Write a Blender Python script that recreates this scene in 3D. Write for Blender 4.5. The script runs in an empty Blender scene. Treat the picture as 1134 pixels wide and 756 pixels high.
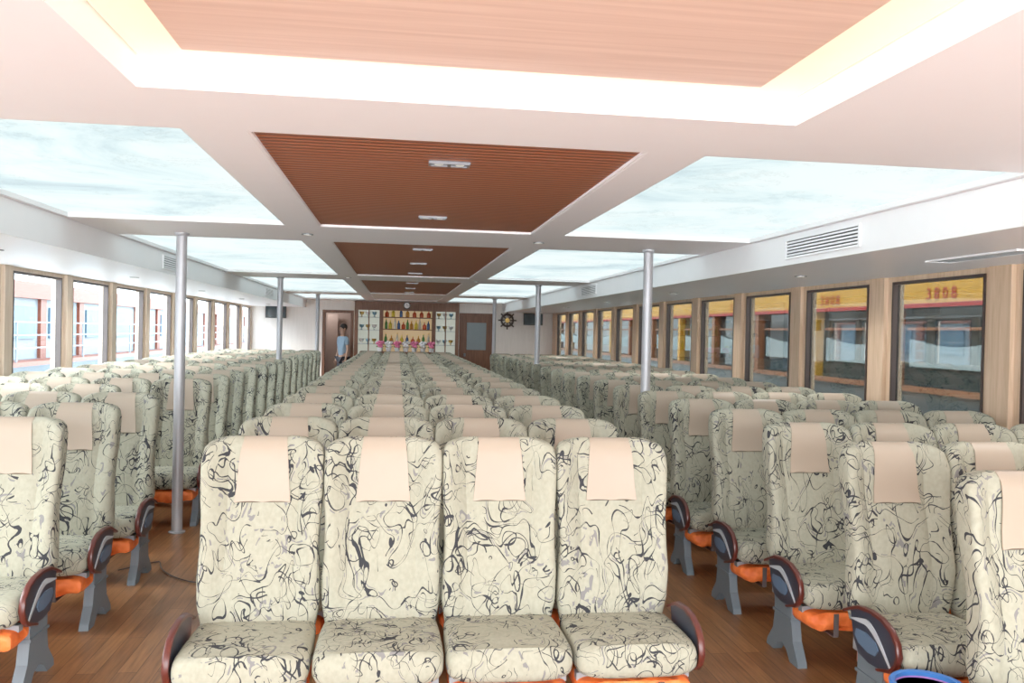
import bpy, bmesh, math, random
from mathutils import Vector, Matrix
random.seed(7)
S = bpy.context.scene
C = S.collection
S.view_settings.view_transform = 'Standard'
S.view_settings.exposure = 1.22
S.view_settings.gamma = 1.13
R = math.radians
# ------------------------------------------------------------------ layout
CX = 0.20            # centre line of the cabin
XL, XR = -3.60, 4.02 # side walls
YB, YF = 21.3, -2.2  # far wall, open end behind the camera
ZC, ZS = 2.34, 2.14  # main ceiling, side soffit
PITCH = 0.787
FPX = 920.0
YAW, PIT, ROLL, CAMZ = R(7.86), R(0.62), R(1.26), 1.62
cam_d = bpy.data.cameras.new('camera'); cam = bpy.data.objects.new('camera', cam_d); C.objects.link(cam)
cam.location = (0, 0, CAMZ)
cam.rotation_mode = 'QUATERNION'
M3 = Matrix.Rotation(-YAW, 3, 'Z') @ Matrix.Rotation(R(90) - PIT, 3, 'X') @ Matrix.Rotation(ROLL, 3, 'Z')
cam.rotation_quaternion = M3.to_quaternion()
cam_d.sensor_width = 36; cam_d.lens = FPX / 1134 * 36; cam_d.clip_end = 300; cam_d.clip_start = 0.05
S.camera = cam
def proj(x, y, z):
    v = M3.transposed() @ Vector((x, y, z - CAMZ))
    if v.z > -0.1: return None
    return 567 + FPX * v.x / -v.z, 378 - FPX * v.y / -v.z

# ------------------------------------------------------------------ materials
def newmat(name):
    m = bpy.data.materials.new(name); m.use_nodes = True
    nt = m.node_tree; b = nt.nodes['Principled BSDF']
    return m, nt, b
def plain(name, col, rough=0.5, metal=0.0, noise=0.06, nscale=8.0, emis=None, es=0.0, spec=None):
    m, nt, b = newmat(name)
    b.inputs['Roughness'].default_value = rough; b.inputs['Metallic'].default_value = metal
    if spec is not None: b.inputs['Specular IOR Level'].default_value = spec
    tc = nt.nodes.new('ShaderNodeTexCoord'); n = nt.nodes.new('ShaderNodeTexNoise'); n.inputs['Scale'].default_value = nscale
    nt.links.new(tc.outputs['Object'], n.inputs['Vector'])
    r = nt.nodes.new('ShaderNodeMix'); r.data_type = 'RGBA'
    r.inputs[6].default_value = (*[c * (1 - noise) for c in col], 1); r.inputs[7].default_value = (*[min(1, c * (1 + noise)) for c in col], 1)
    nt.links.new(n.outputs['Fac'], r.inputs[0]); nt.links.new(r.outputs[2], b.inputs['Base Color'])
    if emis:
        b.inputs['Emission Color'].default_value = (*emis, 1); b.inputs['Emission Strength'].default_value = es
    return m
def math_node(nt, op, a, b=None, c=None):
    n = nt.nodes.new('ShaderNodeMath'); n.operation = op
    for i, v in enumerate((a, b, c)):
        if v is None: continue
        if isinstance(v, (int, float)): n.inputs[i].default_value = v
        else: nt.links.new(v, n.inputs[i])
    return n.outputs[0]
def fabric():
    m, nt, b = newmat('scroll fabric')
    N, L = nt.nodes, nt.links
    tc = N.new('ShaderNodeTexCoord'); oi = N.new('ShaderNodeObjectInfo')
    sc = N.new('ShaderNodeVectorMath'); sc.operation = 'SCALE'; sc.inputs[0].default_value = (17.3, 9.1, 23.7); L.new(oi.outputs['Random'], sc.inputs['Scale'])
    mp = N.new('ShaderNodeMapping'); mp.inputs['Scale'].default_value = (1, 1, 0.7); L.new(tc.outputs['Object'], mp.inputs['Vector'])
    ad = N.new('ShaderNodeVectorMath'); ad.operation = 'ADD'; L.new(mp.outputs[0], ad.inputs[0]); L.new(sc.outputs[0], ad.inputs[1])
    def noise(scale, detail, dist, off=(0, 0, 0)):
        n = N.new('ShaderNodeTexNoise'); n.inputs['Scale'].default_value = scale; n.inputs['Detail'].default_value = detail; n.inputs['Distortion'].default_value = dist
        a = N.new('ShaderNodeVectorMath'); a.operation = 'ADD'; a.inputs[1].default_value = off; L.new(ad.outputs[0], a.inputs[0]); L.new(a.outputs[0], n.inputs['Vector'])
        return n.outputs['Fac']
    thick = noise(16, 1, 0, (3.3, 1, 2))
    tw = math_node(nt, 'MINIMUM', math_node(nt, 'MAXIMUM', math_node(nt, 'MULTIPLY', math_node(nt, 'SUBTRACT', thick, 0.38), 6.0), 0.40), 1.8)
    EPS = .004
    def field(scale, dist, off):
        a = noise(scale, 0, dist, off); bx_ = noise(scale, 0, dist, (off[0] + EPS, off[1], off[2])); bz_ = noise(scale, 0, dist, (off[0], off[1] + EPS, off[2] + EPS))
        dx = math_node(nt, 'ABSOLUTE', math_node(nt, 'SUBTRACT', bx_, a)); dz = math_node(nt, 'ABSOLUTE', math_node(nt, 'SUBTRACT', bz_, a))
        g = math_node(nt, 'ADD', math_node(nt, 'MAXIMUM', dx, dz), math_node(nt, 'MULTIPLY', math_node(nt, 'MINIMUM', dx, dz), .4))
        return a, math_node(nt, 'MULTIPLY', g, 1 / EPS)
    def line(f, level, w):
        a = math_node(nt, 'ABSOLUTE', math_node(nt, 'SUBTRACT', f[0], level))
        return math_node(nt, 'LESS_THAN', a, math_node(nt, 'MULTIPLY', math_node(nt, 'MULTIPLY', math_node(nt, 'MINIMUM', f[1], 7.0), w), tw))
    f1 = field(9, 0.9, (0, 0, 0)); f2 = field(13, 1.0, (5.1, 3, 2)); f3 = field(6.5, 1.6, (8.2, 1, 6))
    m1 = math_node(nt, 'GREATER_THAN', noise(6, 1, 0, (11, 2, 1)), 0.43)
    m2 = math_node(nt, 'GREATER_THAN', noise(7, 1, 0, (14, 5, 3)), 0.46)
    ls = [math_node(nt, 'MULTIPLY', line(f1, .50, .0020), m1), math_node(nt, 'MULTIPLY', line(f2, .45, .0018), m2),
          math_node(nt, 'MULTIPLY', line(f3, .57, .0022), m1), math_node(nt, 'MULTIPLY', line(f1, .36, .0019), m2), math_node(nt, 'MULTIPLY', line(f3, .42, .0020), m2)]
    ink = ls[0]
    for l_ in ls[1:]: ink = math_node(nt, 'MAXIMUM', ink, l_)
    grey = math_node(nt, 'MULTIPLY', math_node(nt, 'LESS_THAN', math_node(nt, 'ABSOLUTE', math_node(nt, 'SUBTRACT', f3[0], .49)), .020), math_node(nt, 'GREATER_THAN', noise(34, 2, .5, (17, 4, 4)), 0.53))
    base = N.new('ShaderNodeMix'); base.data_type = 'RGBA'; L.new(noise(70, 2, 0, (2, 2, 2)), base.inputs[0])
    base.inputs[6].default_value = (0.285, 0.280, 0.210, 1); base.inputs[7].default_value = (0.400, 0.392, 0.305, 1)
    g = N.new('ShaderNodeMix'); g.data_type = 'RGBA'; L.new(grey, g.inputs[0]); L.new(base.outputs[2], g.inputs[6]); g.inputs[7].default_value = (0.19, 0.185, 0.18, 1)
    k = N.new('ShaderNodeMix'); k.data_type = 'RGBA'; L.new(ink, k.inputs[0]); L.new(g.outputs[2], k.inputs[6]); k.inputs[7].default_value = (0.028, 0.029, 0.034, 1)
    L.new(k.outputs[2], b.inputs['Base Color']); b.inputs['Roughness'].default_value = 0.85
    b.inputs['Specular IOR Level'].default_value = 0.2
    return m
def slats(name, dark, light, period=0.055, rough=0.5, bump=.5):
    m, nt, b = newmat(name); N, L = nt.nodes, nt.links
    tc = N.new('ShaderNodeTexCoord')
    w = N.new('ShaderNodeTexWave'); w.wave_type = 'BANDS'; w.bands_direction = 'Y'; w.inputs['Scale'].default_value = 0.314 / period; w.inputs['Distortion'].default_value = 0.0
    L.new(tc.outputs['Object'], w.inputs['Vector'])
    cr = N.new('ShaderNodeValToRGB'); cr.color_ramp.elements[0].position = 0.05; cr.color_ramp.elements[1].position = 0.35
    cr.color_ramp.elements[0].color = (*dark, 1); cr.color_ramp.elements[1].color = (*light, 1); L.new(w.outputs['Fac'], cr.inputs[0])
    mp = N.new('ShaderNodeMapping'); mp.inputs['Scale'].default_value = (1.2, 18, 1); L.new(tc.outputs['Object'], mp.inputs[0])
    n = N.new('ShaderNodeTexNoise'); n.inputs['Scale'].default_value = 3; n.inputs['Detail'].default_value = 5; L.new(mp.outputs[0], n.inputs['Vector'])
    mx = N.new('ShaderNodeMix'); mx.data_type = 'RGBA'; mx.blend_type = 'MULTIPLY'; mx.inputs[0].default_value = 0.12
    L.new(cr.outputs[0], mx.inputs[6]); L.new(n.outputs['Fac'], mx.inputs[7]); L.new(mx.outputs[2], b.inputs['Base Color'])
    bp = N.new('ShaderNodeBump'); bp.inputs['Strength'].default_value = bump; bp.inputs['Distance'].default_value = 0.01; L.new(w.outputs['Fac'], bp.inputs['Height']); L.new(bp.outputs[0], b.inputs['Normal'])
    b.inputs['Roughness'].default_value = rough
    return m
def woodgrain(name, c1, c2, axis=(14, 14, 1.2), rough=0.5):
    m, nt, b = newmat(name); N, L = nt.nodes, nt.links
    tc = N.new('ShaderNodeTexCoord'); mp = N.new('ShaderNodeMapping'); mp.inputs['Scale'].default_value = axis; L.new(tc.outputs['Object'], mp.inputs[0])
    n = N.new('ShaderNodeTexNoise'); n.inputs['Scale'].default_value = 2; n.inputs['Detail'].default_value = 6; n.inputs['Distortion'].default_value = .6; L.new(mp.outputs[0], n.inputs['Vector'])
    mr = N.new('ShaderNodeMapRange'); mr.inputs[1].default_value = .3; mr.inputs[2].default_value = .7; L.new(n.outputs['Fac'], mr.inputs[0])
    mx = N.new('ShaderNodeMix'); mx.data_type = 'RGBA'; mx.inputs[6].default_value = (*c1, 1); mx.inputs[7].default_value = (*c2, 1)
    L.new(mr.outputs[0], mx.inputs[0]); L.new(mx.outputs[2], b.inputs['Base Color']); b.inputs['Roughness'].default_value = rough
    return m
def floor_mat():
    m, nt, b = newmat('plank floor'); N, L = nt.nodes, nt.links
    tc = N.new('ShaderNodeTexCoord'); mp = N.new('ShaderNodeMapping'); mp.inputs['Rotation'].default_value = (0, 0, R(90)); L.new(tc.outputs['Object'], mp.inputs[0])
    br = N.new('ShaderNodeTexBrick'); br.inputs['Scale'].default_value = 1; br.inputs['Brick Width'].default_value = 0.9; br.inputs['Row Height'].default_value = 0.09
    br.inputs['Mortar Size'].default_value = 0.0018; br.inputs['Bias'].default_value = 0.0
    br.inputs['Color1'].default_value = (0.19, 0.077, 0.028, 1); br.inputs['Color2'].default_value = (0.31, 0.14, 0.055, 1); br.inputs['Mortar'].default_value = (0.09, 0.035, 0.015, 1)
    L.new(mp.outputs[0], br.inputs['Vector'])
    m2 = N.new('ShaderNodeMapping'); m2.inputs['Scale'].default_value = (22, 1.6, 1); L.new(tc.outputs['Object'], m2.inputs[0])
    n = N.new('ShaderNodeTexNoise'); n.inputs['Scale'].default_value = 2.5; n.inputs['Detail'].default_value = 6; L.new(m2.outputs[0], n.inputs['Vector'])
    mr = N.new('ShaderNodeMapRange'); mr.inputs[1].default_value = .25; mr.inputs[2].default_value = .75; mr.inputs[3].default_value = .60; mr.inputs[4].default_value = 1.3; L.new(n.outputs['Fac'], mr.inputs[0])
    mx = N.new('ShaderNodeVectorMath'); mx.operation = 'SCALE'; L.new(br.outputs['Color'], mx.inputs[0]); L.new(mr.outputs[0], mx.inputs['Scale'])
    L.new(mx.outputs[0], b.inputs['Base Color']); b.inputs['Roughness'].default_value = 0.33
    return m
def cloud_panel(name, st):
    m, nt, b = newmat(name); N, L = nt.nodes, nt.links
    tc = N.new('ShaderNodeTexCoord')
    oi = N.new('ShaderNodeObjectInfo'); sc = N.new('ShaderNodeVectorMath'); sc.operation = 'SCALE'; sc.inputs[0].default_value = (31, 17, 5); L.new(oi.outputs['Random'], sc.inputs['Scale'])
    ad = N.new('ShaderNodeVectorMath'); ad.operation = 'ADD'; L.new(tc.outputs['Object'], ad.inputs[0]); L.new(sc.outputs[0], ad.inputs[1])
    n = N.new('ShaderNodeTexNoise'); n.inputs['Scale'].default_value = 1.1; n.inputs['Detail'].default_value = 12; n.inputs['Distortion'].default_value = 0.8; n.inputs['Roughness'].default_value = .68; L.new(ad.outputs[0], n.inputs['Vector'])
    n2 = N.new('ShaderNodeTexNoise'); n2.inputs['Scale'].default_value = 2.2; n2.inputs['Detail'].default_value = 9; n2.inputs['Distortion'].default_value = 0.4; n2.inputs['Roughness'].default_value = .75; L.new(ad.outputs[0], n2.inputs['Vector'])
    cr = N.new('ShaderNodeValToRGB'); e = cr.color_ramp.elements
    e[0].position = .30; e[0].color = (.50, .63, .70, 1); e[1].position = .55; e[1].color = (.87, .985, .99, 1)
    k = e.new(.40); k.color = (.65, .82, .86, 1); k2 = e.new(.47); k2.color = (.77, .93, .945, 1)
    L.new(n.outputs['Fac'], cr.inputs[0])
    ab = math_node(nt, 'ABSOLUTE', math_node(nt, 'SUBTRACT', n2.outputs['Fac'], .44))
    br = math_node(nt, 'SUBTRACT', 1.0, math_node(nt, 'MULTIPLY', math_node(nt, 'MAXIMUM', math_node(nt, 'SUBTRACT', .012, ab), 0.0), 20.0))
    mx = N.new('ShaderNodeVectorMath'); mx.operation = 'SCALE'; L.new(cr.outputs[0], mx.inputs[0]); L.new(br, mx.inputs['Scale'])
    L.new(mx.outputs[0], b.inputs['Emission Color']); b.inputs['Emission Strength'].default_value = st
    b.inputs['Base Color'].default_value = (.02, .02, .02, 1); b.inputs['Roughness'].default_value = .5
    b.inputs['Specular IOR Level'].default_value = .2
    return m
def glass(name, tint, refl):
    m = bpy.data.materials.new(name); m.use_nodes = True; nt = m.node_tree; nt.nodes.clear(); N, L = nt.nodes, nt.links
    o = N.new('ShaderNodeOutputMaterial'); t = N.new('ShaderNodeBsdfTransparent'); t.inputs[0].default_value = (*tint, 1)
    g = N.new('ShaderNodeBsdfGlossy'); g.inputs['Roughness'].default_value = 0.02
    n = N.new('ShaderNodeTexNoise'); n.inputs['Scale'].default_value = 1.5
    bp = N.new('ShaderNodeBump'); bp.inputs['Strength'].default_value = 0.02; L.new(n.outputs['Fac'], bp.inputs['Height']); L.new(bp.outputs[0], g.inputs['Normal'])
    mx = N.new('ShaderNodeMixShader'); mx.inputs[0].default_value = refl; L.new(t.outputs[0], mx.inputs[1]); L.new(g.outputs[0], mx.inputs[2]); L.new(mx.outputs[0], o.inputs[0])
    return m
def netmat():
    m, nt, b = newmat('orange pouch'); N, L = nt.nodes, nt.links
    tc = N.new('ShaderNodeTexCoord'); v = N.new('ShaderNodeTexNoise'); v.inputs['Scale'].default_value = 12; v.inputs['Detail'].default_value = 2; L.new(tc.outputs['Object'], v.inputs['Vector'])
    cr = N.new('ShaderNodeValToRGB'); cr.color_ramp.elements[0].color = (.72, .11, .014, 1); cr.color_ramp.elements[1].color = (.95, .20, .04, 1); cr.color_ramp.elements[0].position = .35; cr.color_ramp.elements[1].position = .6
    L.new(v.outputs['Fac'], cr.inputs[0]); L.new(cr.outputs[0], b.inputs['Base Color']); b.inputs['Roughness'].default_value = .6
    bp = N.new('ShaderNodeBump'); bp.inputs['Strength'].default_value = .9; bp.inputs['Distance'].default_value = .03; L.new(v.outputs['Fac'], bp.inputs['Height']); L.new(bp.outputs[0], b.inputs['Normal'])
    return m
M = dict(
    fabric=fabric(), cover=plain('beige leatherette', (.385, .31, .235), .5, nscale=5), maroon=plain('maroon wood', (.085, .015, .010), .3),
    panel=plain('dark side panel', (.025, .03, .045), .35), grey=plain('pale grey emblem', (.42, .45, .48), .4), blue=plain('blue grey emblem', (.08, .13, .20), .4),
    leg=plain('grey painted steel', (.13, .165, .19), .45), frame=plain('seat frame steel', (.25, .26, .27), .4), pouch=netmat(), strap=plain('dark webbing', (.10, .08, .08), .7),
    ceil=plain('ceiling paint', (.93, .885, .90), .5, noise=.01), soffit=plain('soffit panel', (.90, .88, .91), .4, noise=.02, nscale=1.5),
    white=plain('white paint', (.90, .90, .91), .5, noise=.02), steel=plain('brushed pole steel', (.45, .45, .47), .4, .3, noise=.05, nscale=3),
    chrome=plain('chrome', (.22, .22, .23), .4, .7), slat=slats('red brown slats', (.13, .026, .009), (.39, .115, .044)), slatlit=woodgrain('brightened wood', (.68, .44, .34), (.80, .56, .45), (.6, 16, 14)),  # front panel: the slats' wood, its lit brightness put into a paler colour
    floor=floor_mat(), light=cloud_panel('cloud light panel', .43), wallwood=woodgrain('beige wall wood', (.54, .37, .235), (.72, .53, .37)), wallleft=woodgrain('overexposed left wall wood', (.70, .54, .40), (.82, .68, .54)),  # left wall: same wood, paled to imitate overexposure by the windows
    walllight=woodgrain('pale wall panel', (.84, .79, .74), (.90, .85, .80)), darkframe=plain('dark window frame', (.05, .03, .025), .35), brown=woodgrain('brown door', (.14, .055, .028), (.23, .10, .054)),
    glassR=glass('tinted glass', (.38, .41, .41), .14), glassL=glass('clear glass', (.90, .95, .97), .05), cove=plain('cove strip', (.75, .68, .48), .5, emis=(1, .92, .58), es=.27),
    black=plain('black plastic', (.012, .012, .014), .35), yellow=plain('yellow orange paint', (.55, .26, .015), .5), red=plain('red paint', (.36, .008, .006), .5), orange=plain('red brown paint', (.15, .03, .012), .5),
    rust=plain('orange brown paint', (.24, .08, .028), .5),
    teal=plain('dark ferry glass', (.02, .035, .04), .1), palecurtain=plain('pale curtain', (.26, .32, .34), .7), skyblue=plain('dusky blue paint', (.055, .12, .18), .5), navy=plain('dark hull paint', (.05, .07, .08), .4),
    ferrygrey=plain('ferry cabin paint', (.19, .24, .28), .6), blueglass=plain('blue glassware', (.25, .45, .58), .2),
    greyblue=plain('grey blue paint', (.22, .27, .29), .4), warmlit=plain('warm glowing shelf back', (.42, .28, .16), .5, emis=(1, .72, .38), es=.13),  # shelf back glows in place of the bar's lighting
    gold=plain('brass', (.65, .42, .12), .3, .8), skin=plain('skin', (.46, .28, .20), .6), hair=plain('black hair', (.012, .01, .01), .5), shirt=plain('pale blue shirt', (.24, .36, .48), .8),
    trousers=plain('dark trousers', (.03, .035, .05), .8), purple=plain('purple plastic', (.42, .20, .55), .3), bucket=plain('blue plastic', (.05, .20, .60), .3),
    lamp=plain('lamp lens', (.45, .45, .42), .3, emis=(1, .95, .85), es=.12), caselit=plain('glowing case back', (.34, .35, .30), .5, emis=(.95, 1, .85), es=.14),  # case backs glow to stand in for lighting inside the cases
    pink=plain('pink blossom', (.85, .22, .40), .7), leaf=plain('green leaf', (.07, .22, .05), .6), darkroom=plain('dim corridor', (.34, .25, .21), .8), water=plain('pale bounce water', (.78, .80, .80), .5),
    cable=plain('cable', (.06, .05, .05), .5), eye=plain('dark eye', (.02, .015, .012), .3), lips=plain('lips', (.42, .14, .12), .5),
)
# ------------------------------------------------------------------ mesh helpers
class MB:
    def __init__(s): s.bm = bmesh.new(); s.sm = False
    def box(s, x0, x1, y0, y1, z0, z1, bev=0.0):
        vs = [s.bm.verts.new((x, y, z)) for x in (x0, x1) for y in (y0, y1) for z in (z0, z1)]
        fs = [s.bm.faces.new([vs[i] for i in f]) for f in ((0, 1, 3, 2), (4, 6, 7, 5), (0, 4, 5, 1), (2, 3, 7, 6), (0, 2, 6, 4), (1, 5, 7, 3))]
        if bev > 0:
            es = list({e for f in fs for e in f.edges})
            bmesh.ops.bevel(s.bm, geom=es, offset=bev, segments=2, affect='EDGES', profile=.5)
        return s
    def loft(s, rings, cap=True):
        vr = [[s.bm.verts.new(p) for p in r] for r in rings]; n = len(rings[0])
        for a, b in zip(vr, vr[1:]):
            for i in range(n):
                s.bm.faces.new((a[i], a[(i + 1) % n], b[(i + 1) % n], b[i]))
        if cap: s.bm.faces.new(vr[0][::-1]); s.bm.faces.new(vr[-1])
        s.sm = True; return s
    def prism(s, pts, a, b, ax='x'):
        f = {'x': lambda p, q: (q, p[0], p[1]), 'y': lambda p, q: (p[0], q, p[1]), 'z': lambda p, q: (p[0], p[1], q)}[ax]
        v0 = [s.bm.verts.new(f(p, a)) for p in pts]; v1 = [s.bm.verts.new(f(p, b)) for p in pts]; n = len(pts)
        s.bm.faces.new(v0[::-1]); s.bm.faces.new(v1)
        for i in range(n): s.bm.faces.new((v0[i], v0[(i + 1) % n], v1[(i + 1) % n], v1[i]))
        return s
    def cyl(s, p0, p1, r, n=16, r2=None):
        p0, p1 = Vector(p0), Vector(p1); d = (p1 - p0).normalized(); u = d.orthogonal().normalized(); v = d.cross(u); r2 = r if r2 is None else r2
        s.loft([[p + (u * math.cos(2 * math.pi * i / n) + v * math.sin(2 * math.pi * i / n)) * q for i in range(n)] for p, q in ((p0, r), (p1, r2))]); return s
    def lathe(s, prof, c=(0, 0, 0), n=20):
        s.loft([[(c[0] + r * math.cos(2 * math.pi * i / n), c[1] + r * math.sin(2 * math.pi * i / n), c[2] + z) for i in range(n)] for r, z in prof]); return s
    def tube(s, pts, r, n=8):
        pts = [Vector(p) for p in pts]; rings = []
        for i, p in enumerate(pts):
            d = (pts[min(i + 1, len(pts) - 1)] - pts[max(i - 1, 0)]).normalized()
            u = d.cross(Vector((0, 0, 1)) if abs(d.z) < .95 else Vector((0, 1, 0))).normalized(); v = d.cross(u)
            rings.append([p + (u * math.cos(2 * math.pi * k / n) + v * math.sin(2 * math.pi * k / n)) * r for k in range(n)])
        s.loft(rings); return s
    def ball(s, c, r, sx=1, sy=1, sz=1, n=12):
        g = bmesh.ops.create_uvsphere(s.bm, u_segments=n, v_segments=max(6, n // 2), radius=r)
        for v in g['verts']: v.co = Vector((v.co.x * sx + c[0], v.co.y * sy + c[1], v.co.z * sz + c[2]))
        s.sm = True; return s
    def mesh(s, name, mat, smooth=None):
        bmesh.ops.recalc_face_normals(s.bm, faces=s.bm.faces[:])
        me = bpy.data.meshes.new(name); s.bm.to_mesh(me); s.bm.free(); me.materials.append(mat)
        if s.sm if smooth is None else smooth:
            me.shade_smooth()
            me.set_sharp_from_angle(angle=R(50))
        return me
    def build(s, name, mat, parent=None, smooth=None):
        return link(name, s.mesh(name, mat, smooth), parent)
def link(name, me, parent=None):
    o = bpy.data.objects.new(name, me); C.objects.link(o); o.parent = parent; return o
def tag(o, label=None, cat=None, group=None, kind=None):
    if label: o['label'] = label
    if cat: o['category'] = cat
    if group: o['group'] = group
    if kind: o['kind'] = kind
    return o
def empty(name, loc, label, cat, group=None, rz=0):
    o = bpy.data.objects.new(name, None); C.objects.link(o); o.location = loc; o.rotation_euler = (0, 0, rz); o.empty_display_size = .1
    return tag(o, label, cat, group)
def struct(o): o['kind'] = 'structure'; return o
def interp(x, xs, ys):
    if x <= xs[0]: return ys[0]
    for a, b, c, d in zip(xs, xs[1:], ys, ys[1:]):
        if x <= b: return c + (d - c) * (x - a) / (b - a)
    return ys[-1]
def se(n, hw, hh, ex=.5, ey=.6):
    out = []
    for i in range(n):
        a = 2 * math.pi * (i + .5) / n; c, q = math.cos(a), math.sin(a)
        out.append((hw * math.copysign(abs(c) ** ex, c), hh * math.copysign(abs(q) ** ey, q)))
    return out
# ------------------------------------------------------------------ the seat meshes
BZ = [.40, .44, .50, .56, .62, .67, .72, .76, .80, .84, .88, .92, .95, 1.00, 1.05, 1.09, 1.12, 1.138, 1.148, 1.152]
def bh(z): return interp(z, [.40, .50, .62, .72, .84, .94, 1.04, 1.09, 1.12, 1.138, 1.148, 1.152], [.225, .241, .240, .233, .236, .243, .2445, .2435, .236, .220, .198, .15])
def bt(z): return interp(z, [.40, .50, .62, .80, .95, 1.05, 1.10, 1.138, 1.148, 1.152], [.045, .058, .060, .050, .044, .050, .045, .030, .018, .006])
def by(z): return interp(z, [.40, .50, .62, .80, .95, 1.05, 1.15], [.085, .10, .108, .14, .178, .192, .200])
def bw(z): return interp(z, [.40, .50, .62, .72, .82, .95, 1.05, 1.12, 1.152], [0, .022, .046, .054, .048, .066, .074, .048, 0])
def m_back():
    mb = MB(); rings = []
    for z in BZ:
        pts = []
        for x, y in se(56, bh(z), bt(z), .42, .7):
            u = abs(x) / bh(z); t = max(0, (u - .52) / .48); t = t * t * (3 - 2 * t)
            seam = .010 * math.exp(-((u - .60) / .05) ** 2) if z < 1.1 else 0
            yy = by(z) + y + ((-bw(z) * t + seam) if y < 0 else -bw(z) * .3 * u ** 4)
            pts.append((x, yy, z + (.014 * math.exp(-((u - .72) / .25) ** 2) if z > 1.1 else 0)))
        rings.append(pts)
    return mb.loft(rings).mesh('backrest', M['fabric'])
def m_cushion():
    ys = [-.362, -.355, -.34, -.31, -.27, -.18, -.06, .04, .075, .085]
    hw = [.18, .213, .231, .240, .242, .241, .238, .232, .220, .18]
    hz = [.028, .048, .064, .076, .080, .072, .062, .058, .045, .03]
    zc = [.380, .380, .381, .384, .388, .394, .398, .398, .398, .398]
    mb = MB(); rings = []
    for y, w, h, c in zip(ys, hw, hz, zc):
        r = []
        for x, z in se(36, w, h, .45, .65):
            u = abs(x) / w; t = max(0, (u - .55) / .45)
            dz = (-.018 + .024 * t * t * (1 - t * .4)) if z > 0 and -.33 < y < .05 else 0
            r.append((x, y, c + z + dz))
        rings.append(r)
    return mb.loft(rings).mesh('seat_cushion', M['fabric'])
def m_cover():
    path = []
    for z in (.905, .93, .96, 1.00, 1.04, 1.08, 1.11, 1.13, 1.145): path.append((by(z) - bt(z) - .006, z, 0))
    path.append((by(1.15) - .012, 1.163, 1)); path.append((by(1.15) + .012, 1.163, 1))
    for z in (1.145, 1.12, 1.08, 1.03, .99): path.append((by(z) + bt(z) + .008, z, 0))
    mb = MB(); n = 6; N = len(path); grid = []
    for i, (y, z, _) in enumerate(path):
        hw = .112 - .024 * min(1, i / 8)
        grid.append([(hw * (2 * k / n - 1), y - (.003 * abs(2 * k / n - 1) ** 3 if i < 8 else 0), z - (.003 * math.cos(k * 2.1) if i == 0 else 0)) for k in range(n + 1)])
    rings = []
    for i, row in enumerate(grid):
        a = path[max(i - 1, 0)]; b = path[min(i + 1, N - 1)]; d = Vector((b[0] - a[0], b[1] - a[1])).normalized(); nx, nz = -d.y, d.x
        ins = [(x, y - nx * .004, z - nz * .004) for x, y, z in row][::-1]
        rings.append(list(row) + ins)
    return mb.loft(rings).mesh('headrest_cover', M['cover'])
PANEL = [(-.32 + (p[0] * .93 + .32) * .82, .292 + (p[1] - .325) * .69) for p in [(.11, .585), (.02, .622), (-.10, .636), (-.20, .626), (-.28, .592), (-.33, .535), (-.345, .47), (-.325, .41), (-.28, .365), (-.20, .335), (-.08, .325), (.02, .345), (.07, .42)]]
PC = Vector((-.15, .40))
def m_panel(s): return MB().prism(PANEL, s * .247, s * .262).mesh('side_panel', M['panel'])
def m_arm(s):
    pts = [(.075, .448)] + PANEL[0:10] + [(-.18, .289)]
    mb = MB(); rings = []
    for i, p in enumerate(pts):
        a = Vector(pts[max(i - 1, 0)]); b = Vector(pts[min(i + 1, len(pts) - 1)]); d = (b - a).normalized(); nrm = Vector((d.y, -d.x))
        th = .010 if 1 < i < len(pts) - 2 else .006
        c = Vector(p); o = c + nrm * th; q = c - nrm * .006
        if (o - PC).length < (q - PC).length: o, q = c - nrm * th, c + nrm * .006
        x0, x1 = s * .245, s * .269; e = .005 * s
        rings.append([(x0, q.x, q.y), (x0, o.x * .8 + q.x * .2, o.y * .8 + q.y * .2), (x0 + e, o.x, o.y), (x1 - e, o.x, o.y), (x1, o.x * .8 + q.x * .2, o.y * .8 + q.y * .2), (x1, q.x, q.y)])
    return mb.loft(rings).mesh('armrest', M['maroon'])
def m_emblem(s):
    mb = MB(); P1 = []; P2 = []
    n = 16
    for i in range(n + 1):
        t = i / n; x = -.275 + .285 * t; z = .330 + .125 * math.sin(math.pi * .5 * min(1, t * 1.5)) - .05 * max(0, t - .6) ; w = .006 + .020 * math.sin(math.pi * t)
        P1.append((x, z + w / 2)); P2.append((x + .006, z - w / 2))
    mb.prism(P1 + P2[::-1], s * .262, s * .266); return mb.mesh('emblem_stripe', M['grey'])
def m_emblem2(s): return MB().prism([(-.19, .368), (-.17, .395), (-.10, .41), (-.03, .405), (-.02, .378), (-.05, .350), (-.12, .335), (-.17, .340)], s * .262, s * .267).mesh('emblem_badge', M['blue'])
LEG = [(-.17, .315), (.02, .315), (.015, .20), (.03, .11), (.095, .03), (.10, 0), (.02, 0), (-.02, .05), (-.07, .068), (-.12, .05), (-.16, 0), (-.25, 0), (-.24, .03), (-.19, .11), (-.17, .2)]
def m_leg(s, off):
    mb = MB().prism(LEG, s * off - .024, s * off + .024)
    mb.box(s * off - .03, s * off + .03, -.175, .025, .205, .218); return mb.mesh('leg', M['leg'])
def m_frame():
    mb = MB(); mb.box(-.225, .225, -.27, -.23, .285, .315); mb.box(-.225, .225, .02, .06, .285, .335); mb.box(-.02, .02, -.25, .04, .288, .31); return mb.mesh('seat_frame', M['frame'])
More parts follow.
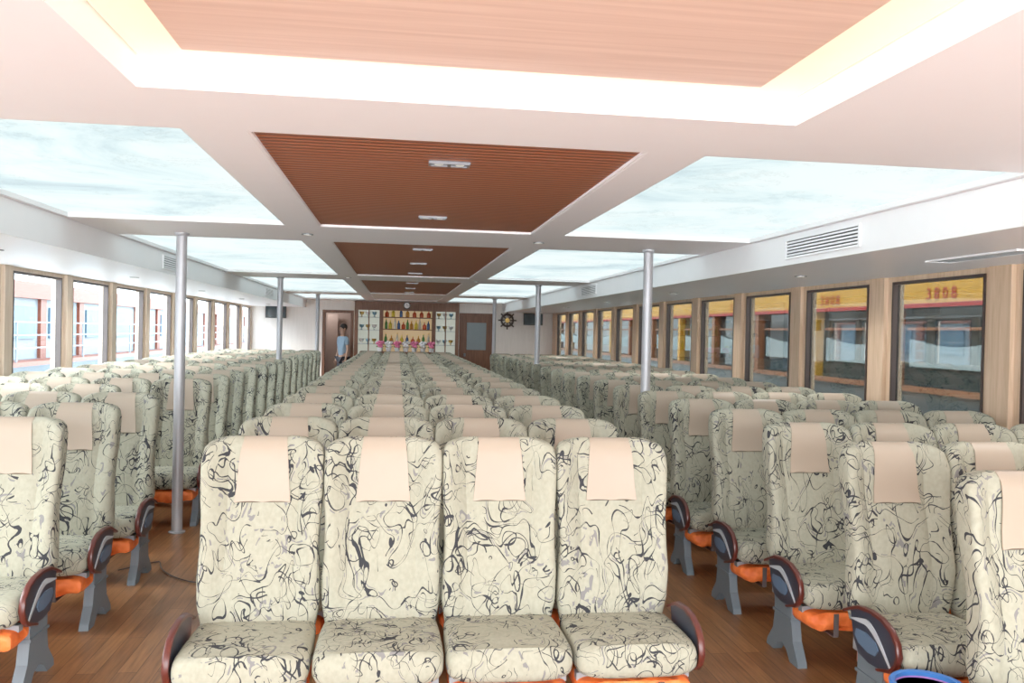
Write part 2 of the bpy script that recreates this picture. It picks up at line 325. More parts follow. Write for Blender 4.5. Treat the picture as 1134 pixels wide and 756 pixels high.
def m_pouch():
    mb = MB(); rings = []
    for y, w, h in ((-.335, .20, .02), (-.325, .215, .036), (-.27, .225, .042), (-.1, .225, .045), (.04, .22, .042), (.08, .19, .025)):
        r = []
        for x, z in se(48, w, h, .35, .5):
            sag = (.022 * math.cos(x / .225 * math.pi / 2) + .008 * math.sin(x * 52 + y * 9)) if z < 0 else 0
            r.append((x, y + .008 * math.sin(x * 41), .262 + z - sag))
        rings.append(r)
    return mb.loft(rings).mesh('life_jacket_pouch', M['pouch'])
def m_strap():
    mb = MB()
    for x in (-.09, .09):
        mb.box(x - .012, x + .012, -.350, -.345, .190, .30); mb.box(x - .012, x + .012, -.345, .06, .186, .190)
    return mb.mesh('webbing', M['strap'])
SM = dict(back=m_back(), cush=m_cushion(), cover=m_cover(), frame=m_frame(), pouch=m_pouch(), strap=m_strap())
for s in (-1, 1):
    SM['panel', s] = m_panel(s); SM['arm', s] = m_arm(s); SM['e1', s] = m_emblem(s); SM['e2', s] = m_emblem2(s); SM['leg', s] = m_leg(s, .205)
ORD = 'first second third fourth fifth sixth seventh eighth ninth tenth eleventh twelfth thirteenth fourteenth fifteenth sixteenth seventeenth eighteenth nineteenth twentieth twenty-first'.split()
def seat(x, y, arm, leg, label, near=False):
    t = empty('passenger_seat', (x, y, 0), label, 'seat', 'scroll-patterned passenger seats in rows')
    link('backrest', SM['back'], t); link('seat_cushion', SM['cush'], t); link('headrest_cover', SM['cover'], t)
    link('leg', SM['leg', leg], t); link('seat_frame', SM['frame'], t)
    p = link('life_jacket_pouch', SM['pouch'], t)
    if near: link('webbing', SM['strap'], p)
    if arm:
        link('armrest', SM['arm', arm], t); p = link('side_panel', SM['panel', arm], t)
        link('emblem_stripe', SM['e1', arm], p); link('emblem_badge', SM['e2', arm], p)
    return t
def inview(x, y):
    us = []
    for xx in (x - .25, x + .25):
        for yy in (y - .35, y + .25):
            p = proj(xx, yy, .9)
            if p is None: return False
            us.append(p[0])
    return max(us) > -60 and min(us) < 1134 + 60
SW = .49
for k in range(19):
    y = 3.55 - .16 + PITCH * k
    for i in range(4):
        nm = ('leftmost', 'second from the left', 'third from the left', 'rightmost')[i]
        seat(CX + (i - 1.5) * SW, y, {0: -1, 3: 1}.get(i, 0), -1 if i == 0 else 1, 'scroll-patterned seat, %s in the %s row of the centre block' % (nm, ORD[k]), k < 2)
SIDE = ('aisle seat', 'second seat from the aisle', 'third seat from the aisle', 'window seat')
SIDE_Y0 = 3.45 - .16
for side, k0, blk in ((1, -1, 'right'), (-1, 1, 'left')):
    r = 0
    for k in range(k0, 19):
        y = SIDE_Y0 + PITCH * k
        anyrow = False
        gap = (side == -1 and k == 4)          # the steel pole takes the place of this aisle seat
        for i in range(4):
            if gap and i == 0: continue
            x = CX + side * (2.01 + i * SW)
            if not inview(x, y): continue
            anyrow = True
            arm = -side if (i == 0 or (gap and i == 1)) else (side if i == 3 else 0)
            leg = -side if (i == 0 or (gap and i == 1)) else side
            seat(x, y, arm, leg, 'scroll-patterned %s in the %s row of the %s block' % (SIDE[i], ORD[r], blk), k < 5)
        if anyrow: r += 1
# ------------------------------------------------------------------ room shell
struct(MB().box(XL - .1, XR + .1, YF, YB + .1, -.1, 0).build('floor', M['floor']))
LX0, LX1 = .99, 2.45     # light panel offsets from the centre line
WX = .765                # wood panel half width
BAYS = [(3.18, 6.03), (7.05, 11.35), (12.4, 16.85), (17.9, 20.6)]
RX0, RX1, RY0, RY1 = -.80, 1.32, -1.2, 2.66
cb = MB(); T = .16
cb.box(CX - 2.5, RX0, YF, RY1, ZC, ZC + T); cb.box(RX1, CX + 2.5, YF, RY1, ZC, ZC + T); cb.box(RX0, RX1, YF, RY0, ZC, ZC + T)
cb.box(RX0 - .05, RX1 + .05, RY0 - .05, RY1 + .05, ZC + .10, ZC + .16 + .02)
cb.box(CX - 2.5, CX + 2.5, RY1, BAYS[0][0], ZC, ZC + T)
for i, (a, b) in enumerate(BAYS):
    nb = BAYS[i + 1][0] if i < 3 else YB
    for s in (-1, 1):
        x = sorted((CX + s * WX, CX + s * LX0)); cb.box(x[0], x[1], a, b, ZC, ZC + T)
        x = sorted((CX + s * LX1, CX + s * 2.5)); cb.box(x[0], x[1], a, b, ZC, ZC + T)
    cb.box(CX - 2.5, CX + 2.5, b, nb, ZC, ZC + T)
    # closed tops above the panels so no daylight leaks past them
    cb.box(CX - 2.5, CX + 2.5, a, b, ZC + T, ZC + T + .02)
struct(cb.build('ceiling', M['ceil']))
fb = MB()
fb.box(XL - .05, CX - 2.5, YF, YB, ZS, ZS + .36); struct(fb.build('trim_1', M['soffit']))
fb = MB(); fb.box(CX + 2.5, XR + .05, YF, YB, ZS, ZS + .36); struct(fb.build('trim_2', M['soffit']))
for n, s in ((3, -1), (4, 1)):
    x = sorted((CX + s * 2.497, CX + s * 2.47)); fb = MB(); fb.box(x[0], x[1], YF, YB - .02, ZS - .012, ZC - .002); struct(fb.build('trim_%d' % n, M['white']))
WZ0, WZ1 = .98, 2.10
def side_wall(name, x, s, wins, mat):
    mb = MB(); a, b = sorted((x, x + s * .10))
    mb.box(a, b, YF, YB, 0, WZ0); mb.box(a, b, YF, YB, WZ1, ZS + .1)
    ed = [YF] + [e for w in wins for e in w] + [YB]
    for i in range(0, len(ed), 2): mb.box(a, b, ed[i], ed[i + 1], WZ0, WZ1)
    for i in range(0, len(ed), 2):
        if ed[i + 1] - ed[i] > .2:
            p = sorted((x - s * .035, x)); mb.box(p[0], p[1], ed[i] + .07, ed[i + 1] - .07, WZ0 - .1, ZS)
    p = sorted((x - s * .05, x)); mb.box(p[0], p[1], YF, YB, WZ0 - .06, WZ0 - .02)
    return struct(mb.build(name, mat))
winR = [(5.24 + 1.44 * k, 6.33 + 1.44 * k) for k in range(-4, 11)]
winL = [(8.40 + 1.45 * k, 9.55 + 1.45 * k) for k in range(-7, 9)]
side_wall('wall_right', XR, 1, winR, M['wallwood']); side_wall('wall_left', XL, -1, winL, M['wallleft'])
wn = 0
for wins, x, s, g in ((winR, XR, 1, 'glassR'), (winL, XL, -1, 'glassL')):
    for a, b in wins:
        wn += 1; xa, xb = sorted((x - s * .008, x + s * .05)); f = .022
        mb = MB(); mb.box(xa, xb, a, a + f, WZ0, WZ1); mb.box(xa, xb, b - f, b, WZ0, WZ1); mb.box(xa, xb, a + f, b - f, WZ0, WZ0 + f); mb.box(xa, xb, a + f, b - f, WZ1 - f, WZ1)
        w = struct(mb.build('window_%d' % wn, M['darkframe']))
        xm = x + s * .03; MB().box(min(xm, xm + s * .006), max(xm, xm + s * .006), a + f, b - f, WZ0 + f, WZ1 - f).build('pane', M[g], w)
DX0, DX1, DZ = -1.80, -1.17, 2.02
mb = MB(); mb.box(XL, DX0, YB, YB + .12, 0, ZC + .1); mb.box(DX1, XR, YB, YB + .12, 0, ZC + .1); mb.box(DX0, DX1, YB, YB + .12, DZ, ZC + .1); struct(mb.build('wall_back', M['walllight']))
mb = MB(); mb.box(DX0 - .6, DX1 + .6, YB + 1.6, YB + 1.7, -.05, 2.4); mb.box(DX0 - .7, DX0 - .6, YB + .12, YB + 1.7, -.05, 2.4); mb.box(DX1 + .6, DX1 + .7, YB + .12, YB + 1.7, -.05, 2.4); mb.box(DX0 - .7, DX1 + .7, YB + .12, YB + 1.7, 2.4, 2.5); mb.box(DX0 - .7, DX1 + .7, YB + .12, YB + 1.7, -.1, -.05)
mb.box(DX0 - .05, DX0 + .22, YB + 1.3, YB + 1.35, -.05, 2.0)
struct(mb.build('wall_corridor', M['darkroom']))
ld = bpy.data.lights.new('corridor_fill', 'POINT'); ld.energy = 7; ld.shadow_soft_size = .08; lo = bpy.data.objects.new('corridor_fill', ld); C.objects.link(lo); lo.location = (-1.9, YB + .9, 2.2)  # added fill lamp that brightens the doorway; it has no fixture
mb = MB(); y0, y1 = YB - .03, YB + .13; f = .07
mb.box(DX0 - f, DX0, y0, y1, 0, DZ + f); mb.box(DX1, DX1 + f, y0, y1, 0, DZ + f); mb.box(DX0, DX1, y0, y1, DZ, DZ + f); d1 = struct(mb.build('door_1', M['brown']))
mb = MB(); X0, X1 = 1.64, 2.38; mb.box(X0 - f, X0, y0, YB, 0, DZ + f); mb.box(X1, X1 + f, y0, YB, 0, DZ + f); mb.box(X0, X1, y0, YB, DZ, DZ + f); d2 = struct(mb.build('door_2', M['brown']))
MB().box(X0, X1, YB - .02, YB - .001, 0, DZ).build('door_leaf', M['brown'], d2)
MB().box(X0 + .12, X1 - .12, YB - .032, YB - .02, 1.15, 1.85, .01).build('door_window', M['greyblue'], d2)
MB().box(X0 + .05, X0 + .10, YB - .06, YB - .02, .98, 1.06, .01).build('door_handle', M['chrome'], d2)
# ------------------------------------------------------------------ ceiling panels
POSW = ('nearest', 'second nearest', 'third nearest', 'farthest')
for i, (a, b) in enumerate(BAYS[:3]):
    t = empty('wood_ceiling_panel', (CX, (a + b) / 2, ZC), 'red-brown slatted wood ceiling panel, %s of the three down the centre' % ('nearest', 'middle', 'farthest')[i], 'ceiling panel', 'slatted wood ceiling panels')
    L = (b - a) / 2
    MB().box(-WX, WX, -L, L, .015, .045).build('slat_board', M['slat'], t)
    mb = MB()
    for s in (-1, 1): mb.box(min(s * WX, s * (WX - .012)), max(s * WX, s * (WX - .012)), -L, L, 0.002, .015); mb.box(-WX, WX, min(s * L, s * (L - .012)), max(s * L, s * (L - .012)), .002, .015)
    mb.build('edge_frame', M['ceil'], t)
a, b = BAYS[3]
t = empty('white_ceiling_panel', (CX, (a + b) / 2, ZC), 'plain pale ceiling panel over the bar at the far end', 'ceiling panel'); MB().box(-WX, WX, -(b - a) / 2, (b - a) / 2, .02, .05).build('board', M['white'], t)
for i, (a, b) in enumerate(BAYS):
    for s, nm in ((-1, 'left'), (1, 'right')):
        xc = CX + s * (LX0 + LX1) / 2; hw = (LX1 - LX0) / 2; L = (b - a) / 2
        t = empty('ceiling_light_panel', (xc, (a + b) / 2, ZC), 'backlit cloud-patterned ceiling panel, %s on the %s side' % (POSW[i], nm), 'ceiling light', 'backlit cloud ceiling panels')
        MB().box(-hw, hw, -L, L, .03, .04).build('diffuser', M['light'], t)
        mb = MB(); w = .014
        mb.box(-hw, -hw + w, -L, L, .001, .03); mb.box(hw - w, hw, -L, L, .001, .03); mb.box(-hw, hw, -L, -L + w, .001, .03); mb.box(-hw, hw, L - w, L, .001, .03); mb.build('rim', M['white'], t)
t = empty('front_wood_panel', (CX + .04, (RY0 + RY1) / 2, ZC + .1), 'large brightened wood panel in the lit ceiling recess overhead', 'ceiling panel')
PX0, PX1, PY0, PY1 = RX0 + .17, RX1 - .20, RY0 + .2, RY1 - .16
ox, oy = CX + .04, (RY0 + RY1) / 2
MB().box(PX0 - ox, PX1 - ox, PY0 - oy, PY1 - oy, -.03, 0).build('board', M['slatlit'], t)
t = empty('cove_light', (ox, oy, ZC + .1), 'warm yellow light strip around the brightened wood panel overhead', 'cove light')
g = .012
for x0, x1, y0, y1 in ((RX0 + g, PX0 - g, RY0 + g, RY1 - g), (PX1 + g, RX1 - g, RY0 + g, RY1 - g), (PX0 - g, PX1 + g, RY0 + g, PY0 - g), (PX0 - g, PX1 + g, PY1 + g, RY1 - g)):
    MB().box(x0 - ox, x1 - ox, y0 - oy, y1 - oy, -.012, 0).build('strip', M['cove'], t)
DY = [3.65, 5.4, 7.55, 9.15, 10.75, 13.0, 14.6, 16.2]
for i, y in enumerate(DY):
    t = empty('twin_downlight', (CX + .01, y, ZC + .015), 'rectangular chrome twin downlight, %s from the front in the wood ceiling' % ORD[i], 'downlight', 'twin downlights')
    mb = MB(); mb.box(-.09, .09, -.036, -.028, -.012, 0); mb.box(-.09, .09, .028, .036, -.012, 0); mb.box(-.09, -.08, -.028, .028, -.012, 0); mb.box(.08, .09, -.028, .028, -.012, 0); mb.box(-.008, .008, -.028, .028, -.012, 0); mb.box(-.08, .08, -.028, .028, -.004, 0); mb.build('housing', M['chrome'], t)
    for s in (-1, 1):
        MB().lathe([(.018, -.011), (.020, -.004)], (s * .046, 0, 0), 14).build('lamp', M['lamp'], t)
    ld = bpy.data.lights.new('spot', 'SPOT'); ld.energy = 10; ld.spot_size = R(120); ld.spot_blend = 1; ld.shadow_soft_size = .006; ld.color = (1, .97, .93)
    lo = bpy.data.objects.new('spot', ld); C.objects.link(lo); lo.location = (CX + .01, y, ZC - .01)
for s in (-1, 1):
    for i, y in enumerate((3.3, 6.5, 9.7, 12.9, 16.1, 19.3)):
        t = empty('round_downlight', (CX + s * 3.1, y, ZS), 'small round downlight in the %s soffit, %s from the front' % ('left' if s < 0 else 'right', ORD[i]), 'downlight', 'round downlights in the side soffits')
        MB().lathe([(.05, -.006), (.05, 0)], (0, 0, 0), 18).build('ring', M['chrome'], t); MB().lathe([(.034, -.009), (.034, -.0062)], (0, 0, 0), 16).build('lamp', M['lamp'], t)
        ld = bpy.data.lights.new('spot', 'SPOT'); ld.energy = 18; ld.spot_size = R(150); ld.spot_blend = 1; ld.shadow_soft_size = .01; ld.color = (1, .97, .93)
        lo = bpy.data.objects.new('spot', ld); C.objects.link(lo); lo.location = (CX + s * 3.1, y, ZS - .02)
for y, nm in ((6.54, 'nearest'), (11.88, 'second')):
    for s in (-1, 1):
        t = empty('round_downlight', (CX + s * .9, y, ZC), 'small round downlight at the %s end of the %s ceiling crossbeam' % ('left' if s < 0 else 'right', nm), 'downlight', 'round downlights in the crossbeams')
        MB().lathe([(.045, -.006), (.045, 0)], (0, 0, 0), 18).build('ring', M['chrome'], t); MB().lathe([(.03, -.009), (.03, -.0062)], (0, 0, 0), 16).build('lamp', M['lamp'], t)
for s, y, nm in ((1, 5.0, 'nearest on the right side'), (1, 11.5, 'farther on the right side'), (-1, 8.9, 'nearest on the left side'), (-1, 15.2, 'farther on the left side')):
    xf = CX + s * 2.468
    t = empty('air_vent', (xf, y, 2.235), 'white louvred air vent in the ceiling fascia, ' + nm, 'air vent', 'fascia air vents')
    def q(a, b): return sorted((-s * a, -s * b))
    mb = MB(); x0, x1 = q(0, .014)
    mb.box(x0, x1, -.47, .47, .055, .068); mb.box(x0, x1, -.47, .47, -.068, -.055); mb.box(x0, x1, -.47, -.455, -.055, .055); mb.box(x0, x1, .455, .47, -.055, .055); mb.build('frame', M['white'], t)
    x0, x1 = q(0, .002); MB().box(x0, x1, -.455, .455, -.055, .055).build('back_plate', M['black'], t)
    for j in range(5):
        z = -.042 + j * .021; x0, x1 = q(.002, .011); MB().box(x0, x1, -.455, .455, z - .0055, z + .0055).build('louvre', M['white'], t)
t = empty('soffit_vent', (3.45, 4.55, ZS), 'flat slotted vent in the right soffit near the closest windows', 'air vent')
mb = MB(); mb.box(-.09, -.075, -.4, .4, -.01, 0); mb.box(.075, .09, -.4, .4, -.01, 0); mb.box(-.075, .075, -.4, -.385, -.01, 0); mb.box(-.075, .075, .385, .4, -.01, 0); mb.build('frame', M['white'], t)
mb = MB()
for j in range(5): mb.box(-.062 + j * .03, -.052 + j * .03, -.385, .385, -.008, 0)
mb.build('slats', M['grey'], t)
# ------------------------------------------------------------------ poles
for k, nm in ((4, 'nearest'), (11, 'middle'), (19, 'farthest')):
    y = SIDE_Y0 + PITCH * k + .343
    if k == 19: y = SIDE_Y0 + PITCH * 18 + .5
    for s, sn in ((-1, 'left'), (1, 'right')):
        t = empty('support_pole', (CX + s * 1.88, y, 0), '%s slim steel support pole beside the %s aisle' % (nm, sn), 'pole', 'steel support poles')
        MB().cyl((0, 0, .01), (0, 0, ZC - .01), .040, 24).build('shaft', M['steel'], t)
        MB().lathe([(.062, 0), (.062, .008), (.046, .014)], (0, 0, 0), 24).build('base_plate', M['steel'], t)
        MB().lathe([(.044, ZC - .025), (.055, ZC - .012), (.055, ZC)], (0, 0, 0), 24).build('top_collar', M['steel'], t)
# ------------------------------------------------------------------ far end: bar, screens, clock, wheel
t = empty('bar_back_cabinet', (CX, YB - .02, 0), 'wooden bar shelf cabinet with lit cases against the far wall', 'shelf cabinet')
bx0, bx1 = -1.26, 1.30
mb = MB(); mb.box(bx0, bx1, -.02, 0, .05, 2.26); mb.build('back_panel', M['warmlit'], t)
for x in (bx0, -.62, .66, bx1 - .03): MB().box(x, x + .06, -.34, -.02, 0, 2.26).build('upright', M['brown'], t)
MB().box(bx0, bx1 + .03, -.36, 0, 2.26, 2.32).build('top_board', M['brown'], t)
MB().box(bx0, bx1 + .03, -.35, -.34, 2.10, 2.26).build('top_fascia', M['brown'], t)
for z in (.9, 1.25, 1.62, 1.92): MB().box(-.56, .66, -.32, -.02, z, z + .025).build('shelf', M['brown'], t)
for x0, x1, nm in ((bx0 + .06, -.62, 'l'), (.72, bx1 - .03, 'r')):
    MB().box(x0, x1, -.05, -.021, .9, 2.2).build('glow_case_back', M['caselit'], t)
    for z in (1.25, 1.6, 1.92): MB().box(x0, x1, -.30, -.05, z, z + .012).build('glass_shelf', M['greyblue'], t)
    mb = MB(); mb.box(x0, x0 + .03, -.345, -.335, .9, 2.1); mb.box(x1 - .03, x1, -.345, -.335, .9, 2.1); mb.box((x0 + x1) / 2 - .015, (x0 + x1) / 2 + .015, -.345, -.335, .9, 2.1); mb.box(x0, x1, -.345, -.335, .88, .92); mb.build('case_door_frame', M['brown'], t)
cols = [(.75, .55, .05), (.06, .25, .05), (.6, .08, .03), (.7, .66, .55), (.55, .22, .03), (.04, .10, .28)]
bmats = [plain('bottle glass', c, .15) for c in cols]; bm_m = []
for q_, m_ in enumerate(bmats):
    h = (.16, .19, .13, .20, .15, .17)[q_]; r = (.044, .036, .05, .034, .046, .038)[q_]
    bm_m.append((MB().lathe([(r - .003, 0), (r, .02), (r, h * .7), (r * .8, h * .85), (.014, h), (.013, h + .05)], n=14).mesh('body', m_), MB().lathe([(.016, h + .045), (.016, h + .068), (.012, h + .07)], n=12).mesh('cap', M['gold'])))
CN = ['yellow', 'green', 'red', 'cream', 'amber', 'dark blue']
SEQ = [1, 0, 3, 5, 2, 1, 4, 0, 3, 2, 5, 1, 4, 3, 0, 5, 2, 4, 1, 3, 2, 0, 5, 4, 3, 1, 2]
for z, n, o, sn in ((1.645, 11, 0, 'middle'), (1.275, 9, 11, 'lower'), (1.945, 7, 20, 'upper')):
    for j in range(n):
        ci = SEQ[(o + j) % 27]
        if z > 1.9 and ci in (1, 3): ci = 2
        t = empty('bottle', (CX + -.48 + j * (1.06 / (n - 1)) + random.uniform(-.012, .012), YB - .2, z), '%s bottle, %s from the left on the %s bar shelf' % (CN[ci], ORD[j], sn), 'bottle', 'bottles on the bar shelves')
        link('body', bm_m[ci][0], t); link('cap', bm_m[ci][1], t)
for s, x0 in (('left', bx0 + .17), ('right', .83)):
    for lv, z in enumerate((1.262, 1.612, 1.932)):
        for j in range(3):
            o = MB().lathe([(.03, 0), (.012, .015), (.012, .05), (.05, .07), (.058, .13), (.052, .13), (.045, .075), (.01, .065)], n=16).build('goblet', M[('white', 'blueglass', 'gold')[(j + lv) % 3]])
            o.location = (CX + x0 + j * .155, YB - .2, z); tag(o, '%s goblet, %s along the %s shelf of the %s lit case' % (('white', 'blue', 'brass')[(j + lv) % 3], ORD[j], ('lower', 'middle', 'upper')[lv], s), 'goblet', 'goblets in the lit cases')
t = empty('bar_counter', (CX, 19.75, 0), 'wooden bar counter before the bottle shelves', 'bar counter')
MB().box(-1.0, 1.0, -.22, .22, 0, 1.06).build('body', M['wallwood'], t); MB().box(-1.06, 1.06, -.28, .28, 1.06, 1.11, .012).build('countertop', M['brown'], t)
for j in range(7):
    x = CX - .60 + j * .20
    t = empty('flower_pot', (x, 19.75, 1.11), '%s potted blossom on the bar counter, %s from the left' % ('pink' if j % 2 == 0 else 'white', ORD[j]), 'potted flower', 'potted flowers on the bar')
    MB().lathe([(.05, 0), (.07, .09), (.065, .09)], n=14).build('pot', M['white'], t)
    mb = MB()
    for q_ in range(12):
        a = q_ * 2.4; mb.ball((.085 * math.cos(a) * (q_ / 12 + .3) * .8, .09 * math.sin(a) * (q_ / 12 + .3), .17 + .05 * math.sin(q_ * 1.7)), .036, n=8)
    mb.build('blossom', M['pink'] if j % 2 == 0 else M['white'], t)
    mb = MB()
    for q_ in range(6):
        a = q_ * 1.05; mb.ball((.06 * math.cos(a), .06 * math.sin(a), .115), .035, 1, .5, .4, n=8)
    mb.build('leaves', M['leaf'], t)
t = empty('wall_clock', (.22, YB - .38, 2.235), 'small round clock above the middle of the bar shelf', 'clock')
MB().cyl((0, -.02, 0), (0, 0, 0), .075, 24).build('face', M['white'], t)
mb = MB(); mb.tube([(.08 * math.cos(a), -.02, .08 * math.sin(a)) for a in [i * math.pi / 12 for i in range(25)]], .01); mb.build('rim', M['black'], t)
mb = MB(); mb.box(-.004, .004, -.025, -.021, 0, .05); mb.box(0, .035, -.025, -.021, -.004, .004); mb.build('hands', M['black'], t)
t = empty('ship_wheel', (2.80, YB + .004, 1.93), 'dark wooden ship wheel ornament hung on the far wall', 'ship wheel')
mb = MB(); mb.tube([(.15 * math.cos(a), -.05, .15 * math.sin(a)) for a in [i * math.pi / 16 for i in range(33)]], .028); mb.build('rim', M['darkframe'], t)
MB().cyl((0, -.08, 0), (0, 0, 0), .06, 20).build('hub', M['gold'], t)
for i in range(8):
    a = i * math.pi / 4; MB().cyl((.04 * math.cos(a), -.05, .04 * math.sin(a)), (.235 * math.cos(a), -.05, .235 * math.sin(a)), .012, 8, .020).build('spoke', M['darkframe'], t)
for x, z, nm in ((-2.98, 2.0, 'left'), (3.45, 1.97, 'right')):
    t = empty('wall_screen', (x, YB, z), 'small black screen mounted high at the %s end of the far wall' % nm, 'screen', 'black screens on the far wall')
    MB().box(-.25, .25, -.22, -.16, -.15, .15, .01).build('casing', M['black'], t); MB().box(-.225, .225, -.225, -.221, -.13, .13).build('screen', M['teal'], t)
    mb = MB(); mb.box(-.03, .03, -.16, 0, -.02, .02); mb.box(-.06, .06, -.015, 0, -.08, .08); mb.build('bracket', M['black'], t)
# ------------------------------------------------------------------ cable and bucket
pts = []
for i in range(26):
    a = i / 25; pts.append((-1.78 + .62 * a + .05 * math.sin(a * 9), 5.72 + .22 * math.sin(a * 5.5) - .1 * a, .008))
tag(MB().tube(pts, .004).build('floor_cable', M['cable']), 'thin dark cable lying curved on the left aisle floor', 'cable')
t = empty('plastic_bucket', (1.94, 2.77, 0), 'purple plastic bucket with bright blue rim at the right aisle', 'bucket')
MB().lathe([(.095, 0), (.10, .005), (.121, .365), (.115, .365), (.108, .29), (.01, .288)], n=32).build('body', M['purple'], t)
MB().lathe([(.115, .353), (.131, .353), (.134, .371), (.128, .378), (.113, .375), (.115, .353)], n=32).build('rim', M['bucket'], t)
MB().tube([(.132 * math.cos(a), .132 * math.sin(a) * .9, .355 - .06 * math.sin(a)) for a in [i * math.pi / 14 for i in range(15)]], .004).build('handle', M['white'], t)
# ------------------------------------------------------------------ person
def skinned(name, verts, edges, rad, mat, parent, roots=(0,), sub=1):
    me = bpy.data.meshes.new(name); me.from_pydata(verts, edges, []); me.materials.append(mat)
    o = bpy.data.objects.new(name, me); C.objects.link(o); o.parent = parent
    md = o.modifiers.new('skin', 'SKIN'); md.use_smooth_shade = True
    bm = bmesh.new(); bm.from_mesh(me); lay = bm.verts.layers.skin.verify()
    bm.verts.ensure_lookup_table()
    for i, v in enumerate(bm.verts):
        r = rad[i]; v[lay].radius = r if isinstance(r, tuple) else (r, r); v[lay].use_root = i in roots
    bm.to_mesh(me); bm.free()
    sd = o.modifiers.new('sub', 'SUBSURF'); sd.levels = sub; sd.render_levels = sub
    return o
P = empty('person', (-1.34, 21.0, 0), 'dark-haired person in pale blue shirt standing by the left doorway', 'person', rz=R(-50))
V = [(0, 0, .93), (0, 0, 1.08), (0, 0, 1.28), (0, 0, 1.42), (0, -.005, 1.49), (0, -.015, 1.555), (0, -.01, 1.64), (0, 0, 1.695)]
E = [(0, 1), (1, 2), (2, 3), (3, 4), (4, 5), (5, 6), (6, 7)]; RD = [(.12, .09), (.105, .08), (.13, .09), .06, .045, (.058, .07), (.070, .085), (.045, .055)]
roots = [0]
for s in (-1, 1):
    b = len(V); V += [(s * .15, 0, 1.385), (s * .185, .02, 1.12), (s * .195, -.05, .88), (s * .195, -.065, .81)]; RD += [.048, .036, .025, (.018, .035)]
    E += [(2, b), (b, b + 1), (b + 1, b + 2), (b + 2, b + 3)]
    h = len(V); V += [(s * .085, 0, .87), (s * .09, -.01, .49), (s * .10, .02, .09), (s * .11, -.12, .035)]; RD += [.08, .052, .036, .034]
    E += [(0, h), (h, h + 1), (h + 1, h + 2), (h + 2, h + 3)]
    for j, (dy, ln) in enumerate(((-.03, .065), (-.01, .075), (.01, .07), (.028, .055))):
        f = len(V); V += [(s * .195, -.065 + dy, .80), (s * .192, -.068 + dy, .77 - ln * .4), (s * .182, -.072 + dy, .77 - ln)]; RD += [.009, .0085, .007]; E += [(f, f + 1), (f + 1, f + 2)]; roots.append(f)
    f = len(V); V += [(s * .19, -.09, .84), (s * .182, -.118, .81), (s * .178, -.125, .78)]; RD += [.010, .0095, .008]; E += [(f, f + 1), (f + 1, f + 2)]; roots.append(f)
skinned('body', V, E, RD, M['skin'], P, roots, 2)
sh = [(0, 0, .90), (0, 0, 1.08), (0, 0, 1.28), (0, 0, 1.43), (-.15, 0, 1.385), (-.175, .01, 1.20), (.15, 0, 1.385), (.175, .01, 1.20)]
skinned('shirt', sh, [(0, 1), (1, 2), (2, 3), (2, 4), (4, 5), (2, 6), (6, 7)], [(.14, .11), (.13, .105), (.15, .11), .068, .062, .056, .062, .056], M['shirt'], P)
tr = [(0, 0, .93), (-.085, 0, .86), (-.09, -.01, .49), (-.10, .02, .10), (.085, 0, .86), (.09, -.01, .49), (.10, .02, .10)]
skinned('trousers', tr, [(0, 1), (1, 2), (2, 3), (0, 4), (4, 5), (5, 6)], [(.13, .11), .095, .07, .058, .095, .07, .058], M['trousers'], P)
MB().ball((0, .018, 1.665), .095, .92, 1.02, .95, 16).build('hair', M['hair'], P)
for s in (-1, 1):
    MB().ball((s * .03, -.088, 1.625), .010, n=8).build('eye', M['eye'], P)
    MB().ball((s * .078, 0, 1.615), .026, .4, .7, 1.1, 8).build('ear', M['skin'], P)
    MB().ball((s * .11, -.07, .035), .05, .85, 2.2, .7, 10).build('shoe', M['black'], P)
MB().ball((0, -.100, 1.60), .014, .8, 1.1, 1.6, 8).build('nose', M['skin'], P); MB().ball((0, -.088, 1.568), .018, 1.2, .5, .35, 8).build('mouth', M['lips'], P)
# ------------------------------------------------------------------ outside (boats in bright haze)
struct(MB().box(-16, 14, -4, 56, -1.7, -1.6).build('ground', M['water']))  # unseen water, coloured pale to bounce daylight up at the ceiling
t = empty('neighbouring_ferry', (7.4, 16, -1.6), 'yellow and dark-windowed ferry moored outside the right windows', 'ferry')
MB().box(0, 5, -17, 24, 0, 2.55).build('hull', M['navy'], t)
MB().box(-.05, 5, -17, 24, 3.76, 4.7).build('roof_band', M['yellow'], t)
MB().box(.12, .2, -17, 24, 2.55, 3.74).build('window_band', M['teal'], t)
for i in range(17):
    y = -16.5 + i * 2.4; MB().box(-.02, .12, y, y + .16, 2.55, 3.70).build('pillar', M['yellow' if i % 3 == 0 else 'rust'], t)
    pl = [(y + .3 + 1.9 * q_ / 12, 3.25 - .10 * math.sin(math.pi * q_ / 12)) for q_ in range(13)]
    MB().prism(pl + [(y + 2.2, 2.85), (y + .3, 2.85)], .06, .115).build('curtain', M['palecurtain'], t)
    MB().box(.02, .055, y + .3, y + 2.2, 3.38, 3.42).build('window_bar', M['rust'], t)
MB().box(-.07, 0, -17, 24, 3.70, 3.76).build('red_stripe', M['red'], t)
MB().box(-.10, -.02, -17, 24, 2.50, 2.58).build('rub_rail', M['rust'], t)
dg = bpy.context.evaluated_depsgraph_get()
for y in (-8.6, -5.55, -2.6, 1.4, 6.2):
    cu = bpy.data.curves.new('lettering', 'FONT'); cu.body = '3808'; cu.size = .23; cu.extrude = .003; cu.align_x = 'CENTER'; cu.space_character = 1.55
    to = bpy.data.objects.new('tmp', cu); C.objects.link(to); bpy.context.view_layer.update(); dg.update()
    me = bpy.data.meshes.new_from_object(to.evaluated_get(bpy.context.evaluated_depsgraph_get())); bpy.data.objects.remove(to)
    me.materials.clear(); me.materials.append(M['red'])
    o = link('lettering', me, t); o.location = (-.06, y, 3.81); o.rotation_euler = (R(90), 0, R(-90))
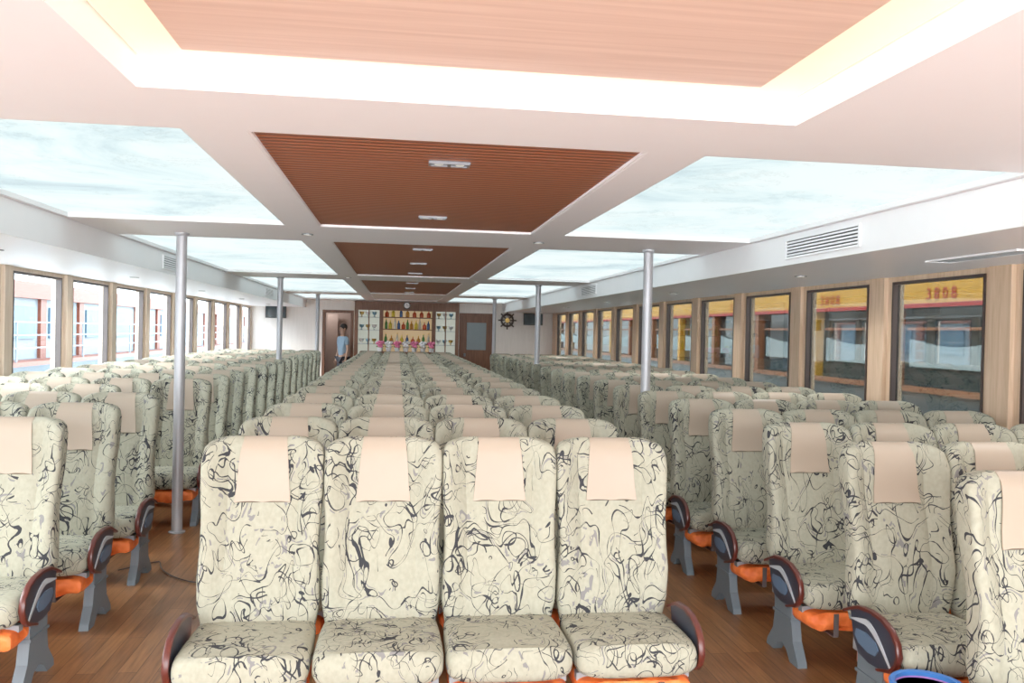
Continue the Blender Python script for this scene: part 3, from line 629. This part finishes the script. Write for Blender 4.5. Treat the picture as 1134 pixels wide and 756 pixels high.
t = empty('moored_ferry', (-9, 20, -1.6), 'blue and red-brown ferry with railings moored outside the left windows', 'ferry')
MB().box(-5, 0, -18, 34, 0, 2.3).build('hull', M['skyblue'], t)
MB().box(-5, .1, -18, 34, 3.80, 4.20).build('roof_edge', M['orange'], t); MB().box(-5, -.1, -18, 34, 2.3, 3.80).build('cabin', M['ferrygrey'], t)
for i in range(20):
    y = -17.5 + i * 2.6; MB().box(-.1, -.05, y, y + 1.7, 2.8, 3.6).build('cabin_window', M['skyblue'], t); MB().box(-.1, -.02, y + 1.95, y + 2.3, 2.3, 3.8).build('cabin_post', M['orange'], t)
for z in (2.6, 2.9, 3.2): MB().box(.5, .54, -18, 34, z, z + .03).build('rail', M['ferrygrey'], t)
for i in range(26): MB().box(.5, .54, -18 + i * 2, -17.96 + i * 2, 2.3, 3.2).build('rail_post', M['ferrygrey'], t)
MB().box(0, .6, -18, 34, 2.2, 2.3).build('walkway', M['orange'], t)
# ------------------------------------------------------------------ daylight
sd = bpy.data.lights.new('sun', 'SUN'); sd.energy = 3.5; sd.angle = R(25); sd.color = (1, .97, .93)
so = bpy.data.objects.new('sun', sd); C.objects.link(so)
so.rotation_euler = Vector((-math.cos(R(36)) * .96, -math.cos(R(36)) * .28, math.sin(R(36)))).to_track_quat('Z', 'Y').to_euler()
so.location = (-12, -2, 12)
w = bpy.data.worlds.new('sky'); S.world = w; w.use_nodes = True; nt = w.node_tree; bg = nt.nodes['Background']
tc = nt.nodes.new('ShaderNodeTexCoord'); n = nt.nodes.new('ShaderNodeTexNoise'); n.inputs['Scale'].default_value = 1.2; nt.links.new(tc.outputs['Generated'], n.inputs['Vector'])
mx = nt.nodes.new('ShaderNodeMix'); mx.data_type = 'RGBA'; mx.inputs[6].default_value = (.90, .94, 1, 1); mx.inputs[7].default_value = (1, 1, 1, 1); nt.links.new(n.outputs['Fac'], mx.inputs[0]); nt.links.new(mx.outputs[2], bg.inputs[0]); bg.inputs[1].default_value = 4.8
